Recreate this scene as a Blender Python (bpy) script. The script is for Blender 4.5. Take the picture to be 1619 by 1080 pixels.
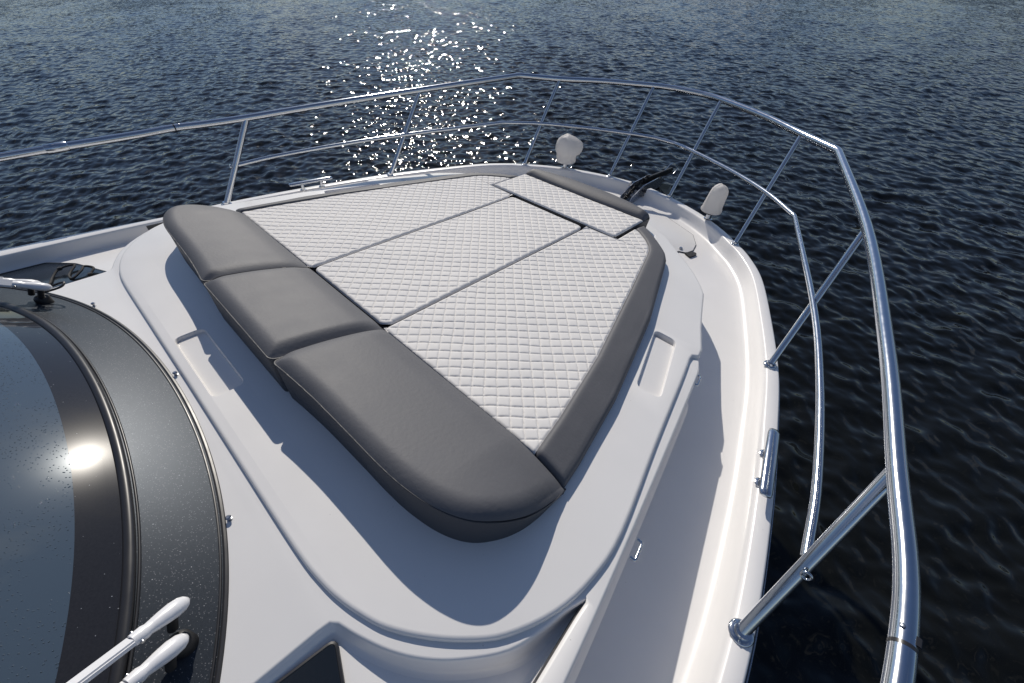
import bpy, bmesh, math, random
import numpy as np
from mathutils import Vector, Matrix
from mathutils.geometry import tessellate_polygon

# ------------------------------------------------------------------ scene, camera, light
scn = bpy.context.scene
for o in list(bpy.data.objects): bpy.data.objects.remove(o)
col = scn.collection
R = math.radians
random.seed(4); rng = np.random.default_rng(7)

# boat frame (x starboard, y forward, z up, sunpad top = 0) -> world (water = 0)
TILT = R(-5.5); WATER_DROP = 2.15
T = Matrix.Translation((0, 0, WATER_DROP)) @ Matrix.Rotation(TILT, 4, 'X')

cam_d = bpy.data.cameras.new('camera'); cam = bpy.data.objects.new('camera', cam_d); col.objects.link(cam)
cam_d.sensor_width = 36; cam_d.lens = 14.131; cam_d.clip_start = 0.02; cam_d.clip_end = 12000
yaw, pitch, roll = R(-39.5838), R(-41.7287), R(5.0097)
fw = Vector((math.sin(yaw)*math.cos(pitch), math.cos(yaw)*math.cos(pitch), math.sin(pitch)))
r0 = Vector((math.cos(yaw), -math.sin(yaw), 0)); u0 = r0.cross(fw)
rt = r0*math.cos(roll) + u0*math.sin(roll); upv = -r0*math.sin(roll) + u0*math.cos(roll)
CAMB = Vector((1.6173, 0, 1.1739))
M = Matrix((rt, upv, -fw)).transposed().to_4x4(); M.translation = CAMB
cam.matrix_world = T @ M
scn.camera = cam

SUN_AZ, SUN_EL = -55.0, 35.0         # azimuth clockwise from +y, elevation
w = bpy.data.worlds.new('World'); scn.world = w; w.use_nodes = True
nt = w.node_tree; nt.nodes.clear()
sky = nt.nodes.new('ShaderNodeTexSky'); sky.sky_type = 'NISHITA'; sky.sun_disc = False
sky.sun_elevation = R(SUN_EL); sky.sun_rotation = R(SUN_AZ) % (2*math.pi)
sky.air_density = 1.1; sky.dust_density = 0.1; sky.ozone_density = 1.2
bg = nt.nodes.new('ShaderNodeBackground'); bg.inputs['Strength'].default_value = 0.064
# loose fair-weather clouds all round
tc = nt.nodes.new('ShaderNodeTexCoord'); mp = nt.nodes.new('ShaderNodeMapping'); mp.inputs['Scale'].default_value = (1, 1, 2.6)
nz = nt.nodes.new('ShaderNodeTexNoise'); nz.inputs['Scale'].default_value = 3.0; nz.inputs['Detail'].default_value = 7; nz.inputs['Roughness'].default_value = .55
rp = nt.nodes.new('ShaderNodeValToRGB'); rp.color_ramp.elements[0].position = .53; rp.color_ramp.elements[1].position = .66
mu = nt.nodes.new('ShaderNodeMath'); mu.operation = 'MULTIPLY'; mu.inputs[1].default_value = .6
mx = nt.nodes.new('ShaderNodeMixRGB'); mx.inputs['Color2'].default_value = (8.0, 8.1, 8.5, 1)
out = nt.nodes.new('ShaderNodeOutputWorld')
L = nt.links.new
L(tc.outputs['Generated'], mp.inputs['Vector']); L(mp.outputs[0], nz.inputs['Vector']); L(nz.outputs['Fac'], rp.inputs[0])
tint = nt.nodes.new('ShaderNodeMixRGB'); tint.blend_type = 'MULTIPLY'; tint.inputs['Fac'].default_value = 1; tint.inputs['Color2'].default_value = (.90, .945, 1.10, 1)
L(sky.outputs[0], tint.inputs['Color1'])
L(rp.outputs['Color'], mu.inputs[0]); L(mu.outputs[0], mx.inputs['Fac']); L(tint.outputs[0], mx.inputs['Color1'])
L(mx.outputs[0], bg.inputs['Color']); L(bg.outputs[0], out.inputs['Surface'])

sl = bpy.data.lights.new('sun', 'SUN'); sl.energy = 3.75; sl.angle = R(0.5); sl.color = (1.0, .935, .84)
sun = bpy.data.objects.new('sun', sl); col.objects.link(sun)
sd = Vector((math.sin(R(SUN_AZ))*math.cos(R(SUN_EL)), math.cos(R(SUN_AZ))*math.cos(R(SUN_EL)), math.sin(R(SUN_EL))))
sun.rotation_euler = sd.to_track_quat('Z', 'Y').to_euler(); sun.location = (0, 0, 30)

vs = scn.view_settings; vs.view_transform = 'Standard'; vs.look = 'None'; vs.gamma = 1; vs.use_curve_mapping = False; vs.exposure = 0.0

# ------------------------------------------------------------------ materials
def mat(name, color, rough=.5, metal=0., var=.0, vscale=6., bump=0., bscale=200., coat=0., coat_rough=.05, ior=1.5, rvar=0., spec=.5, detail=4):
    m = bpy.data.materials.new(name); m.use_nodes = True; n = m.node_tree; b = n.nodes['Principled BSDF']; l = n.links.new
    b.inputs['Base Color'].default_value = (*color, 1); b.inputs['Roughness'].default_value = rough
    b.inputs['Metallic'].default_value = metal; b.inputs['IOR'].default_value = ior
    b.inputs['Coat Weight'].default_value = coat; b.inputs['Coat Roughness'].default_value = coat_rough
    b.inputs['Specular IOR Level'].default_value = spec
    t = n.nodes.new('ShaderNodeTexCoord')
    if var or rvar:
        z = n.nodes.new('ShaderNodeTexNoise'); z.inputs['Scale'].default_value = vscale; z.inputs['Detail'].default_value = detail
        l(t.outputs['Object'], z.inputs['Vector'])
        if var:
            x = n.nodes.new('ShaderNodeMixRGB'); x.inputs['Color1'].default_value = (*[c*(1-var) for c in color], 1); x.inputs['Color2'].default_value = (*[min(1, c*(1+var)) for c in color], 1)
            l(z.outputs['Fac'], x.inputs['Fac']); l(x.outputs[0], b.inputs['Base Color'])
        if rvar:
            g = n.nodes.new('ShaderNodeMapRange'); g.inputs['To Min'].default_value = max(.01, rough-rvar); g.inputs['To Max'].default_value = rough+rvar
            l(z.outputs['Fac'], g.inputs['Value']); l(g.outputs[0], b.inputs['Roughness'])
    if bump:
        z2 = n.nodes.new('ShaderNodeTexNoise'); z2.inputs['Scale'].default_value = bscale; z2.inputs['Detail'].default_value = 3
        bm_ = n.nodes.new('ShaderNodeBump'); bm_.inputs['Strength'].default_value = bump; bm_.inputs['Distance'].default_value = .002
        l(t.outputs['Object'], z2.inputs['Vector']); l(z2.outputs['Fac'], bm_.inputs['Height']); l(bm_.outputs[0], b.inputs['Normal'])
    return m

def gelcoat(name, color, rough):
    """glossy white moulding with sparse dirt specks and faint smears"""
    m = mat(name, color, rough, var=.045, vscale=4., bump=.05, bscale=30., coat=.25, coat_rough=.12, rvar=.08, detail=9)
    n = m.node_tree; b = n.nodes['Principled BSDF']; l = n.links.new
    src = b.inputs['Base Color'].links[0].from_socket
    t = n.nodes.new('ShaderNodeTexCoord'); v = n.nodes.new('ShaderNodeTexVoronoi'); v.inputs['Scale'].default_value = 26
    l(t.outputs['Object'], v.inputs['Vector'])
    r = n.nodes.new('ShaderNodeValToRGB'); r.color_ramp.elements[0].position = .028; r.color_ramp.elements[0].color = (1, 1, 1, 1); r.color_ramp.elements[1].position = .06; r.color_ramp.elements[1].color = (0, 0, 0, 1)
    l(v.outputs['Distance'], r.inputs[0])
    k = n.nodes.new('ShaderNodeMath'); k.operation = 'GREATER_THAN'; k.inputs[1].default_value = .78
    sep = n.nodes.new('ShaderNodeSeparateColor'); l(v.outputs['Color'], sep.inputs[0]); l(sep.outputs[0], k.inputs[0])
    mm = n.nodes.new('ShaderNodeMath'); mm.operation = 'MULTIPLY'; l(r.outputs['Color'], mm.inputs[0]); l(k.outputs[0], mm.inputs[1])
    m2 = n.nodes.new('ShaderNodeMath'); m2.operation = 'MULTIPLY'; m2.inputs[1].default_value = .35; l(mm.outputs[0], m2.inputs[0])
    x = n.nodes.new('ShaderNodeMixRGB'); x.inputs['Color2'].default_value = (.18, .16, .13, 1); l(m2.outputs[0], x.inputs['Fac']); l(src, x.inputs['Color1']); l(x.outputs[0], b.inputs['Base Color'])
    return m

MT = {
 'gel': gelcoat('white_gelcoat', (.785, .77, .75), .36),
 'gelwarm': gelcoat('warm_white_gelcoat', (.785, .77, .757), .34),
 'hull': mat('white_hull', (.76, .76, .77), .2, var=.02, coat=.4),
 'navy': mat('navy_rubber', (.018, .03, .06), .4),
 'steel': mat('polished_steel', (.56, .585, .62), .16, metal=1., rvar=.05, vscale=40., bump=.03, bscale=60.),
 'steeld': mat('brushed_steel', (.45, .46, .48), .28, metal=1., rvar=.08, vscale=60.),
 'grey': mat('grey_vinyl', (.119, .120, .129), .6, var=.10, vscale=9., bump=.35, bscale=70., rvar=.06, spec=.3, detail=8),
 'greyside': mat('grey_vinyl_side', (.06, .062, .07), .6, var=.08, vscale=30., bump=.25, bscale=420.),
 'white': mat('white_quilted_vinyl', (.73, .71, .685), .68, var=.03, vscale=25., bump=.12, bscale=500., spec=.22),
 'pipe': mat('grey_piping', (.085, .085, .09), .55, spec=.3),
 'rubber': mat('black_rubber', (.022, .022, .024), .35, rvar=.1, vscale=20.),
 'panel': None, 'glass': None, 'frit': None,
 'sidegl': mat('dark_side_glass', (.012, .016, .022), .12, spec=.4, bump=.12, bscale=120.),
 'black': mat('black_plastic', (.015, .015, .016), .5),
 'chain': mat('dark_chain', (.03, .028, .026), .45, metal=.6, var=.4, vscale=60.),
 'cover': mat('white_cover_fabric', (.78, .77, .76), .55, var=.03, vscale=20., bump=.3, bscale=90.),
 'wiper': mat('white_paint', (.74, .74, .75), .3, coat=.3),
 'seal': mat('weathered_seal', (.07, .07, .072), .7, var=.8, vscale=45., detail=6),
 'rope': mat('black_rope', (.02, .02, .022), .8, bump=.5, bscale=300.),
}
def panel_mat():
    m = mat('dark_metallic_panel', (.022, .026, .032), .38, metal=.0, var=.6, vscale=350., bump=.16, bscale=520., coat=.10, coat_rough=.08, rvar=.05, spec=.23)
    m.node_tree.nodes['Principled BSDF'].inputs['Specular Tint'].default_value = (.72, .84, 1, 1)
    return m
MT['panel'] = panel_mat()
def cloth(m, w):
    n = m.node_tree; b = n.nodes['Principled BSDF']; o = n.nodes['Material Output']
    t = n.nodes.new('ShaderNodeBsdfTranslucent'); t.inputs['Color'].default_value = (.86, .84, .82, 1); x = n.nodes.new('ShaderNodeMixShader'); x.inputs[0].default_value = w
    n.links.new(b.outputs[0], x.inputs[1]); n.links.new(t.outputs[0], x.inputs[2]); n.links.new(x.outputs[0], o.inputs['Surface'])
cloth(MT['cover'], .55)
MT['frit'] = mat('black_frit', (.022, .022, .024), .17, coat=.8, coat_rough=.028, var=.3, vscale=200., spec=.03)
def glass_mat():
    m = mat('tinted_glass', (.062, .082, .105), .17, coat=1., coat_rough=.026, spec=.03)
    n = m.node_tree; b = n.nodes['Principled BSDF']; l = n.links.new
    b.inputs['Coat IOR'].default_value = 1.7; b.inputs['Coat Tint'].default_value = (.9, .96, 1, 1)
    t = n.nodes.new('ShaderNodeTexCoord')
    v = n.nodes.new('ShaderNodeTexVoronoi'); v.inputs['Scale'].default_value = 120; l(t.outputs['Object'], v.inputs['Vector'])
    r = n.nodes.new('ShaderNodeValToRGB'); r.color_ramp.elements[0].position = 0; r.color_ramp.elements[0].color = (1, 1, 1, 1); r.color_ramp.elements[1].position = .22; r.color_ramp.elements[1].color = (0, 0, 0, 1)
    l(v.outputs['Distance'], r.inputs[0])
    z = n.nodes.new('ShaderNodeTexNoise'); z.inputs['Scale'].default_value = 7; l(t.outputs['Object'], z.inputs['Vector'])
    k = n.nodes.new('ShaderNodeMapRange'); k.inputs['From Min'].default_value = .36; k.inputs['From Max'].default_value = .5; l(z.outputs['Fac'], k.inputs['Value'])
    p = n.nodes.new('ShaderNodeMath'); p.operation = 'MULTIPLY'; l(r.outputs['Color'], p.inputs[0]); l(k.outputs[0], p.inputs[1])
    bb = n.nodes.new('ShaderNodeBump'); bb.inputs['Strength'].default_value = .9; bb.inputs['Distance'].default_value = .004; l(p.outputs[0], bb.inputs['Height'])
    l(bb.outputs[0], b.inputs['Normal']); l(bb.outputs[0], b.inputs['Coat Normal'])
    return m
MT['glass'] = glass_mat()
def specks(m, color, scale, dens, size, w):  # pale dots mixed into the base colour, painting the sparkle of water droplets
    n = m.node_tree; b = n.nodes['Principled BSDF']; l = n.links.new; src = b.inputs['Base Color'].links[0].from_socket
    t = n.nodes.new('ShaderNodeTexCoord'); v = n.nodes.new('ShaderNodeTexVoronoi'); v.inputs['Scale'].default_value = scale; l(t.outputs['Object'], v.inputs['Vector'])
    k = n.nodes.new('ShaderNodeMath'); k.operation = 'LESS_THAN'; k.inputs[1].default_value = size; l(v.outputs['Distance'], k.inputs[0])
    sep = n.nodes.new('ShaderNodeSeparateColor'); l(v.outputs['Color'], sep.inputs[0]); g = n.nodes.new('ShaderNodeMath'); g.operation = 'LESS_THAN'; g.inputs[1].default_value = dens; l(sep.outputs[0], g.inputs[0])
    p = n.nodes.new('ShaderNodeMath'); p.operation = 'MULTIPLY'; l(k.outputs[0], p.inputs[0]); l(g.outputs[0], p.inputs[1])
    q = n.nodes.new('ShaderNodeMath'); q.operation = 'MULTIPLY'; q.inputs[1].default_value = w; l(p.outputs[0], q.inputs[0])
    x = n.nodes.new('ShaderNodeMixRGB'); x.inputs['Color2'].default_value = (*color, 1); l(q.outputs[0], x.inputs['Fac']); l(src, x.inputs['Color1']); l(x.outputs[0], b.inputs['Base Color'])
specks(MT['panel'], (.5, .5, .52), 70, .22, .09, .8); specks(MT['panel'], (.22, .22, .23), 240, .3, .3, .6)
specks(MT['frit'], (.4, .42, .45), 80, .22, .09, .7)

# ------------------------------------------------------------------ mesh helpers
def new_mesh(name, V, F, material, smooth=40):
    me = bpy.data.meshes.new(name)
    V = np.asarray(V, float)
    me.from_pydata(V.tolist(), [], [list(map(int, f)) for f in F])
    me.materials.append(material); me.update(); me.validate()
    if smooth:
        me.polygons.foreach_set('use_smooth', [True]*len(me.polygons))
        me.set_sharp_from_angle(angle=R(smooth))
    return me

def part(name, V, F, material, parent, base=(0, 0, 0), smooth=40, label=None):
    me = new_mesh(name, np.asarray(V, float) - np.asarray(base, float), F, material, smooth)
    o = bpy.data.objects.new(name, me); col.objects.link(o); o.parent = parent
    if label: o['label'] = label
    return o

def thing(name, label, cat, base=(0, 0, 0), group=None):
    e = bpy.data.objects.new(name, None); e.empty_display_size = .05; col.objects.link(e)
    e.matrix_world = T @ Matrix.Translation(base)
    e['label'] = label; e['category'] = cat
    if group: e['group'] = group
    return e

def join(*ms):
    V, F = [], []; k = 0
    for v, f in ms:
        v = np.asarray(v, float); V.append(v); F += [[i+k for i in q] for q in f]; k += len(v)
    return np.concatenate(V), F

def mir(vf):
    v, f = vf; v = np.array(v, float); v[:, 0] *= -1
    return v, [list(reversed(q)) for q in f]

def catmull(P, n=8, closed=False):
    P = [np.asarray(p, float) for p in P]; out = []
    N = len(P)
    for i in range(N if closed else N-1):
        if closed: a, b, c, d = P[i-1], P[i], P[(i+1) % N], P[(i+2) % N]
        else:
            b, c = P[i], P[i+1]; a = P[i-1] if i else 2*b-c; d = P[i+2] if i+2 < N else 2*c-b
        for t in np.arange(n)/n:
            out.append(.5*((2*b)+(c-a)*t+(2*a-5*b+4*c-d)*t*t+(3*b-a-3*c+d)*t**3))
    if not closed: out.append(P[-1])
    return np.array(out)

def round_poly(P, r, n=5):
    """fillet each corner of an open polyline (ends kept)"""
    P = [np.asarray(p, float) for p in P]; out = [P[0]]
    rr = r if hasattr(r, '__len__') else [r]*len(P)
    for i in range(1, len(P)-1):
        a, b, c = P[i-1], P[i], P[i+1]
        la, lc = np.linalg.norm(a-b), np.linalg.norm(c-b); d = min(rr[i], la*.45, lc*.45)
        p0, p1 = b+(a-b)/la*d, b+(c-b)/lc*d
        for t in np.linspace(0, 1, n): out.append((1-t)**2*p0+2*t*(1-t)*b+t*t*p1)
    out.append(P[-1]); return np.array(out)

def tube(P, r, seg=14, cap=True, flat=(1, 1)):
    P = np.asarray(P, float); N = len(P)
    rr = np.full(N, r) if np.isscalar(r) else np.asarray(r)
    Tn = np.gradient(P, axis=0); Tn /= np.linalg.norm(Tn, axis=1)[:, None]
    up = np.array([0, 0, 1.]) if abs(Tn[0][2]) < .9 else np.array([1., 0, 0])
    n = np.cross(Tn[0], up); n /= np.linalg.norm(n); V = []
    for i in range(N):
        n = n-Tn[i]*(n@Tn[i]); n /= np.linalg.norm(n); b = np.cross(Tn[i], n)
        for k in range(seg):
            a = 2*math.pi*k/seg; V.append(P[i]+rr[i]*(n*math.cos(a)*flat[0]+b*math.sin(a)*flat[1]))
    F = [[i*seg+k, (i+1)*seg+k, (i+1)*seg+(k+1) % seg, i*seg+(k+1) % seg] for i in range(N-1) for k in range(seg)]
    F = [list(reversed(f)) for f in F]
    if cap: F += [[k for k in range(seg)], [(N-1)*seg+k for k in reversed(range(seg))]]
    return np.array(V), F

def lathe(prof, c, seg=20, ax=(0, 0, 1), sq=(1, 1)):
    """profile [(r,h)] round axis"""
    c = np.asarray(c, float); a = np.asarray(ax, float); a /= np.linalg.norm(a)
    u = np.cross(a, [0, 1, 0] if abs(a[1]) < .9 else [1, 0, 0]); u /= np.linalg.norm(u); v = np.cross(a, u); V = []
    for r, h in prof:
        for k in range(seg):
            t = 2*math.pi*k/seg; V.append(c+a*h+r*(u*math.cos(t)*sq[0]+v*math.sin(t)*sq[1]))
    n = len(prof); F = [[i*seg+k, i*seg+(k+1) % seg, (i+1)*seg+(k+1) % seg, (i+1)*seg+k] for i in range(n-1) for k in range(seg)]
    F += [list(reversed(range(seg))), [(n-1)*seg+k for k in range(seg)]]
    return np.array(V), F

def rbox(c, size, b=.004, rot=None):
    """bevelled box"""
    bm = bmesh.new(); bmesh.ops.create_cube(bm, size=1)
    for v in bm.verts: v.co = Vector((v.co[0]*size[0], v.co[1]*size[1], v.co[2]*size[2]))
    if b: bmesh.ops.bevel(bm, geom=bm.edges[:], offset=b, segments=2, affect='EDGES')
    V = np.array([v.co[:] for v in bm.verts]); F = [[v.index for v in f.verts] for f in bm.faces]; bm.free()
    if rot is not None: V = V @ np.array(rot).T
    return V+np.asarray(c), F

def normals2d(P, closed):
    P = np.asarray(P, float)[:, :2]
    if closed: d = np.roll(P, -1, 0)-np.roll(P, 1, 0)
    else: d = np.gradient(P, axis=0)
    d /= np.linalg.norm(d, axis=1)[:, None]+1e-12
    return np.stack([-d[:, 1], d[:, 0]], 1)            # left normal

def offset(P, o, closed=True):
    return np.asarray(P, float)[:, :2]+normals2d(P, closed)*o

def area(P): x, y = P[:, 0], P[:, 1]; return .5*np.sum(x*np.roll(y, -1)-y*np.roll(x, -1))
def dedupe(P, tol=.002):
    out = [P[0]]
    for p in P[1:]:
        if np.linalg.norm(p-out[-1]) > tol: out.append(p)
    if np.linalg.norm(out[0]-out[-1]) < tol: out.pop()
    return np.array(out)

def slab(outline, rings, holes=(), zfun=None):
    """solid skin: outline CCW; rings [(inset, z)] from the TOP edge outwards; top filled (holes respected)"""
    P = dedupe(np.asarray(outline, float)[:, :2])
    if area(P) < 0: P = P[::-1]
    N = len(P); V = []; F = []
    for ins, z in rings:
        Q = offset(P, ins)
        zz = np.full(N, z) if np.isscalar(z) else z(Q)
        V += np.column_stack([Q, zz]).tolist()
    for i in range(len(rings)-1):
        for k in range(N):
            k2 = (k+1) % N; F.append([i*N+k, (i+1)*N+k, (i+1)*N+k2, i*N+k2])
    top = V[:N]
    loops = [[Vector((p[0], p[1], 0)) for p in top]]; idx = list(range(N)); 
    for h in holes:
        h = np.asarray(h, float); s = len(V); z = top[0][2]
        V += [[p[0], p[1], z] for p in h]; loops.append([Vector((p[0], p[1], 0)) for p in h]); idx += list(range(s, s+len(h)))
    for t in tessellate_polygon(loops):
        f = [idx[i] for i in t]; a, b, c = (np.array(V[i][:2]) for i in f)
        if (b-a)[0]*(c-a)[1]-(b-a)[1]*(c-a)[0] < 0: f.reverse()
        F.append(f)
    return np.array(V), F

def rrect(corners, r, n=5):
    C = [np.asarray(c, float) for c in corners]; out = []
    for i in range(len(C)):
        a, b, c = C[i-1], C[i], C[(i+1) % len(C)]
        la, lc = np.linalg.norm(a-b), np.linalg.norm(c-b); d = min(r, la*.48, lc*.48); p0 = b+(a-b)/la*d; p1 = b+(c-b)/lc*d
        for t in np.linspace(0, 1, n): out.append((1-t)**2*p0+2*t*(1-t)*b+t*t*p1)
    P = np.array(out)
    return P if area(P) > 0 else P[::-1]

def sym(half):
    """half outline on starboard from centre aft to centre front -> closed CCW outline"""
    h = np.asarray(half, float); m = h[::-1].copy(); m[:, 0] *= -1
    return dedupe(np.concatenate([h, m]))

# ------------------------------------------------------------------ water
cw = cam.matrix_world.translation
def water():
    r = np.concatenate([np.geomspace(.4, 2.0, 90)[:-1], np.geomspace(2.0, 60, 860), np.geomspace(60, 9000, 61)[1:]])
    a0, a1 = R(-128), R(50)
    a = np.concatenate([np.linspace(a0, a1, 760), np.linspace(a1, a0+2*math.pi, 62)[1:-1]])
    RR, AA = np.meshgrid(r, a, indexing='ij')
    X = cw.x+RR*np.sin(AA); Y = cw.y+RR*np.cos(AA); Z = np.zeros_like(X)
    cell = RR*np.log(60/2.0)/860; cell = np.where(RR > 60, RR*.08, np.maximum(cell, RR*(a1-a0)/760))
    wind = R(-35)
    for i in range(110):
        lam = .12*(.70/.12)**rng.random()
        th = wind+rng.normal(0, 1.25 if lam < .22 else .7)
        k = 2*math.pi/lam; lam_ = lam; amp = .038*lam/(2*math.pi)*(.8 if lam > .35 else 1.0)
        fade = np.clip((lam/cell-2.2)/2, 0, 1)
        ph = k*(X*math.sin(th)+Y*math.cos(th))+rng.random()*6.283
        # slow patchiness of each train
        g = .65+.5*np.sin((X*math.cos(th*3+i)+Y*math.sin(th*3+i))*2*math.pi/(lam*6.5+2)+i)
        sn = np.sin(ph); Z += amp*fade*g*(sn+.3*sn*sn)
    nr, na = X.shape
    V = np.stack([X, Y, Z], -1).reshape(-1, 3)
    i, j = np.meshgrid(np.arange(nr-1), np.arange(na), indexing='ij'); j2 = (j+1) % na
    F = np.stack([i*na+j, i*na+j2, (i+1)*na+j2, (i+1)*na+j], -1).reshape(-1, 4)[:, ::-1]
    me = bpy.data.meshes.new('water'); nV, nF = len(V)+1, len(F)
    V = np.concatenate([V, [[cw.x, cw.y, 0]]])
    me.vertices.add(nV); me.vertices.foreach_set('co', V.ravel())
    tri = np.stack([np.full(na, nV-1), (np.arange(na)+1) % na, np.arange(na)], -1)
    me.loops.add(nF*4+na*3); me.loops.foreach_set('vertex_index', np.concatenate([F.ravel(), tri.ravel()]))
    me.polygons.add(nF+na)
    me.polygons.foreach_set('loop_start', np.concatenate([np.arange(nF)*4, nF*4+np.arange(na)*3]))
    me.polygons.foreach_set('use_smooth', np.ones(nF+na, bool))
    me.update(calc_edges=True); me.validate()
    if me.polygons[1000].normal.z < 0: me.flip_normals()
    m = bpy.data.materials.new('sea_water'); m.use_nodes = True; n = m.node_tree; b = n.nodes['Principled BSDF']; l = n.links.new
    b.inputs['Base Color'].default_value = (.006, .0065, .0055, 1); b.inputs['Roughness'].default_value = .055; b.inputs['IOR'].default_value = 1.333
    t = n.nodes.new('ShaderNodeTexCoord')
    mp = n.nodes.new('ShaderNodeMapping'); mp.inputs['Rotation'].default_value = (0, 0, R(35)); mp.inputs['Scale'].default_value = (.9, 1, 1)
    l(t.outputs['Object'], mp.inputs['Vector'])
    z1 = n.nodes.new('ShaderNodeTexNoise'); z1.inputs['Scale'].default_value = 6.0; z1.inputs['Detail'].default_value = 0.6; z1.inputs['Roughness'].default_value = .5
    z2 = n.nodes.new('ShaderNodeTexNoise'); z2.inputs['Scale'].default_value = .35; z2.inputs['Detail'].default_value = 3
    l(mp.outputs[0], z1.inputs['Vector']); l(t.outputs['Object'], z2.inputs['Vector'])
    mr = n.nodes.new('ShaderNodeMapRange'); mr.inputs['From Min'].default_value = .35; mr.inputs['From Max'].default_value = .65; mr.inputs['To Min'].default_value = .45; mr.inputs['To Max'].default_value = 1.1
    l(z2.outputs['Fac'], mr.inputs['Value'])
    p = n.nodes.new('ShaderNodeMath'); p.operation = 'MULTIPLY'; l(z1.outputs['Fac'], p.inputs[0]); l(mr.outputs[0], p.inputs[1])
    bb = n.nodes.new('ShaderNodeBump'); bb.inputs['Strength'].default_value = 1.0; bb.inputs['Distance'].default_value = .055
    l(p.outputs[0], bb.inputs['Height'])
    z3 = n.nodes.new('ShaderNodeTexNoise'); z3.inputs['Scale'].default_value = 19; z3.inputs['Detail'].default_value = 2; l(t.outputs['Object'], z3.inputs['Vector'])
    b3 = n.nodes.new('ShaderNodeBump'); b3.inputs['Strength'].default_value = 1.0; b3.inputs['Distance'].default_value = .0008
    l(z3.outputs['Fac'], b3.inputs['Height']); l(bb.outputs[0], b3.inputs['Normal']); l(b3.outputs[0], b.inputs['Normal'])
    me.materials.append(m)
    o = bpy.data.objects.new('water', me); col.objects.link(o); o['kind'] = 'structure'; o['label'] = 'dark blue rippled open water around the boat'
water()

# ------------------------------------------------------------------ far wooded shore (ahead, beyond the frame; it darkens the farthest water)
def shore():
    V, F = [], []
    ico = bmesh.new(); bmesh.ops.create_icosphere(ico, subdivisions=2, radius=1); iv = np.array([v.co[:] for v in ico.verts]); jf = [[v.index for v in f.verts] for f in ico.faces]; ico.free()
    blocks = []; k = 0
    for i in range(520):
        az = R(-150)+R(230)*(i+rng.random())/520; d = 325+rng.random()*60+40*math.sin(az*5)
        h = (10+10*rng.random())*(.5+.5*math.sin(az*9+1)**2)
        jit = 1+.25*(rng.random(iv.shape)-.5)
        v = iv*jit*[h*.55, h*.55, h*.62]; v[:, 0] += cw.x+d*math.sin(az); v[:, 1] += cw.y+d*math.cos(az); v[:, 2] += h*.55+1.0
        blocks.append(v); F += [[a+k for a in f] for f in jf]; k += len(v)
    me = new_mesh('far_wood', np.concatenate(blocks), F, mat('far_foliage', (.045, .06, .03), .9, var=.5, vscale=.6), 0)
    o = bpy.data.objects.new('far_wood', me); col.objects.link(o); o['kind'] = 'stuff'; o['label'] = 'low dark wood along the far shore'; o['category'] = 'wood'
    n_ = 120; az = np.linspace(R(-152), R(82), n_); V = []
    for rr, z in ((300, -.5), (312, 1.0), (460, 4.0), (900, 6.0)): V += np.column_stack([cw.x+rr*np.sin(az), cw.y+rr*np.cos(az), np.full(n_, z)]).tolist()
    F = [[i*n_+k, i*n_+k+1, (i+1)*n_+k+1, (i+1)*n_+k] for i in range(3) for k in range(n_-1)]
    me = new_mesh('terrain', np.array(V), [f[::-1] for f in F], mat('shore_ground', (.04, .05, .03), .9, var=.4, vscale=.1), 40)
    o = bpy.data.objects.new('terrain', me); col.objects.link(o); o['kind'] = 'structure'
shore()

# ------------------------------------------------------------------ the yacht's mouldings
yacht = thing('motor_yacht', 'white motor yacht foredeck with dark curved windscreen', 'boat', (0, 0, -.4))
YB = (0, 0, -.4)
def yp(name, vf, material, parent=None, smooth=40, label=None): return part(name, vf[0], vf[1], MT[material], parent or yacht, YB, smooth, label)

GUN = [(0, 3.65), (.1, 3.647), (.34, 3.598), (.54, 3.53), (.72, 3.45), (.9, 3.34), (1.05, 3.215), (1.19, 3.085), (1.36, 2.85), (1.548, 2.44), (1.715, 2.02), (1.825, 1.64), (1.91, 1.31), (1.99, .93), (2.03, .66), (2.055, .33), (2.08, -.1), (2.1, -.5), (2.13, -1.3), (2.15, -2.6)]
gs = catmull(GUN, 8)
def zg(y): return -.157-.0303*(3.58-y)                 # gunwale height
def zdk(y): return np.maximum(-.255-.05*(3.5-np.asarray(y)), -.43)   # side deck height
# full outline port aft -> bow -> starboard aft, with doubled stations at the anchor notch
half = [p for p in gs if p[0] > .118]
left = [(-p[0], p[1]) for p in half[::-1]]
NW = .098
mid_ = [(-NW-.006, 3.648), (-NW, 3.648), (-NW+.004, 3.648), (0, 3.652), (NW-.004, 3.648), (NW, 3.648), (NW+.006, 3.648)]
line = np.array(left+mid_+[tuple(p) for p in half])
nin = normals2d(line, False)*-1                          # inward (right of travel when going port->bow->stbd is inward)
if (nin[len(line)//2])[1] > 0: nin = -nin
notch = np.array([abs(p[0]) < NW+.001 and p[1] > 3.5 for p in line])
def ringpts(o, z):
    return np.column_stack([line+nin*o, z])
def bul(frac_rings):
    V = []; 
    for o, kind, val in frac_rings:
        g = zg(line[:, 1]); d = zdk(line[:, 1]-.1)
        z = g+val if kind == 'g' else (d+val if kind == 'd' else g+(d-g)*val)
        z = np.where(notch, np.minimum(z, d+.012), z)
        V.append(ringpts(o, z))
    n = len(line); F = [[i*n+k, i*n+k+1, (i+1)*n+k+1, (i+1)*n+k] for i in range(len(V)-1) for k in range(n-1)]
    return np.concatenate(V), F
rings = [(-.002, 'g', -.030), (0, 'g', -.012), (.004, 'g', -.003), (.011, 'g', 0), (.055, 'g', 0), (.062, 'g', -.003), (.067, 'g', -.012), (.071, 'f', .35), (.077, 'f', .62), (.086, 'f', .82), (.10, 'f', .94), (.122, 'f', .99), (.16, 'd', 0)]
bv, bf = bul(rings)
n = len(line); last = bv[-n:]
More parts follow.
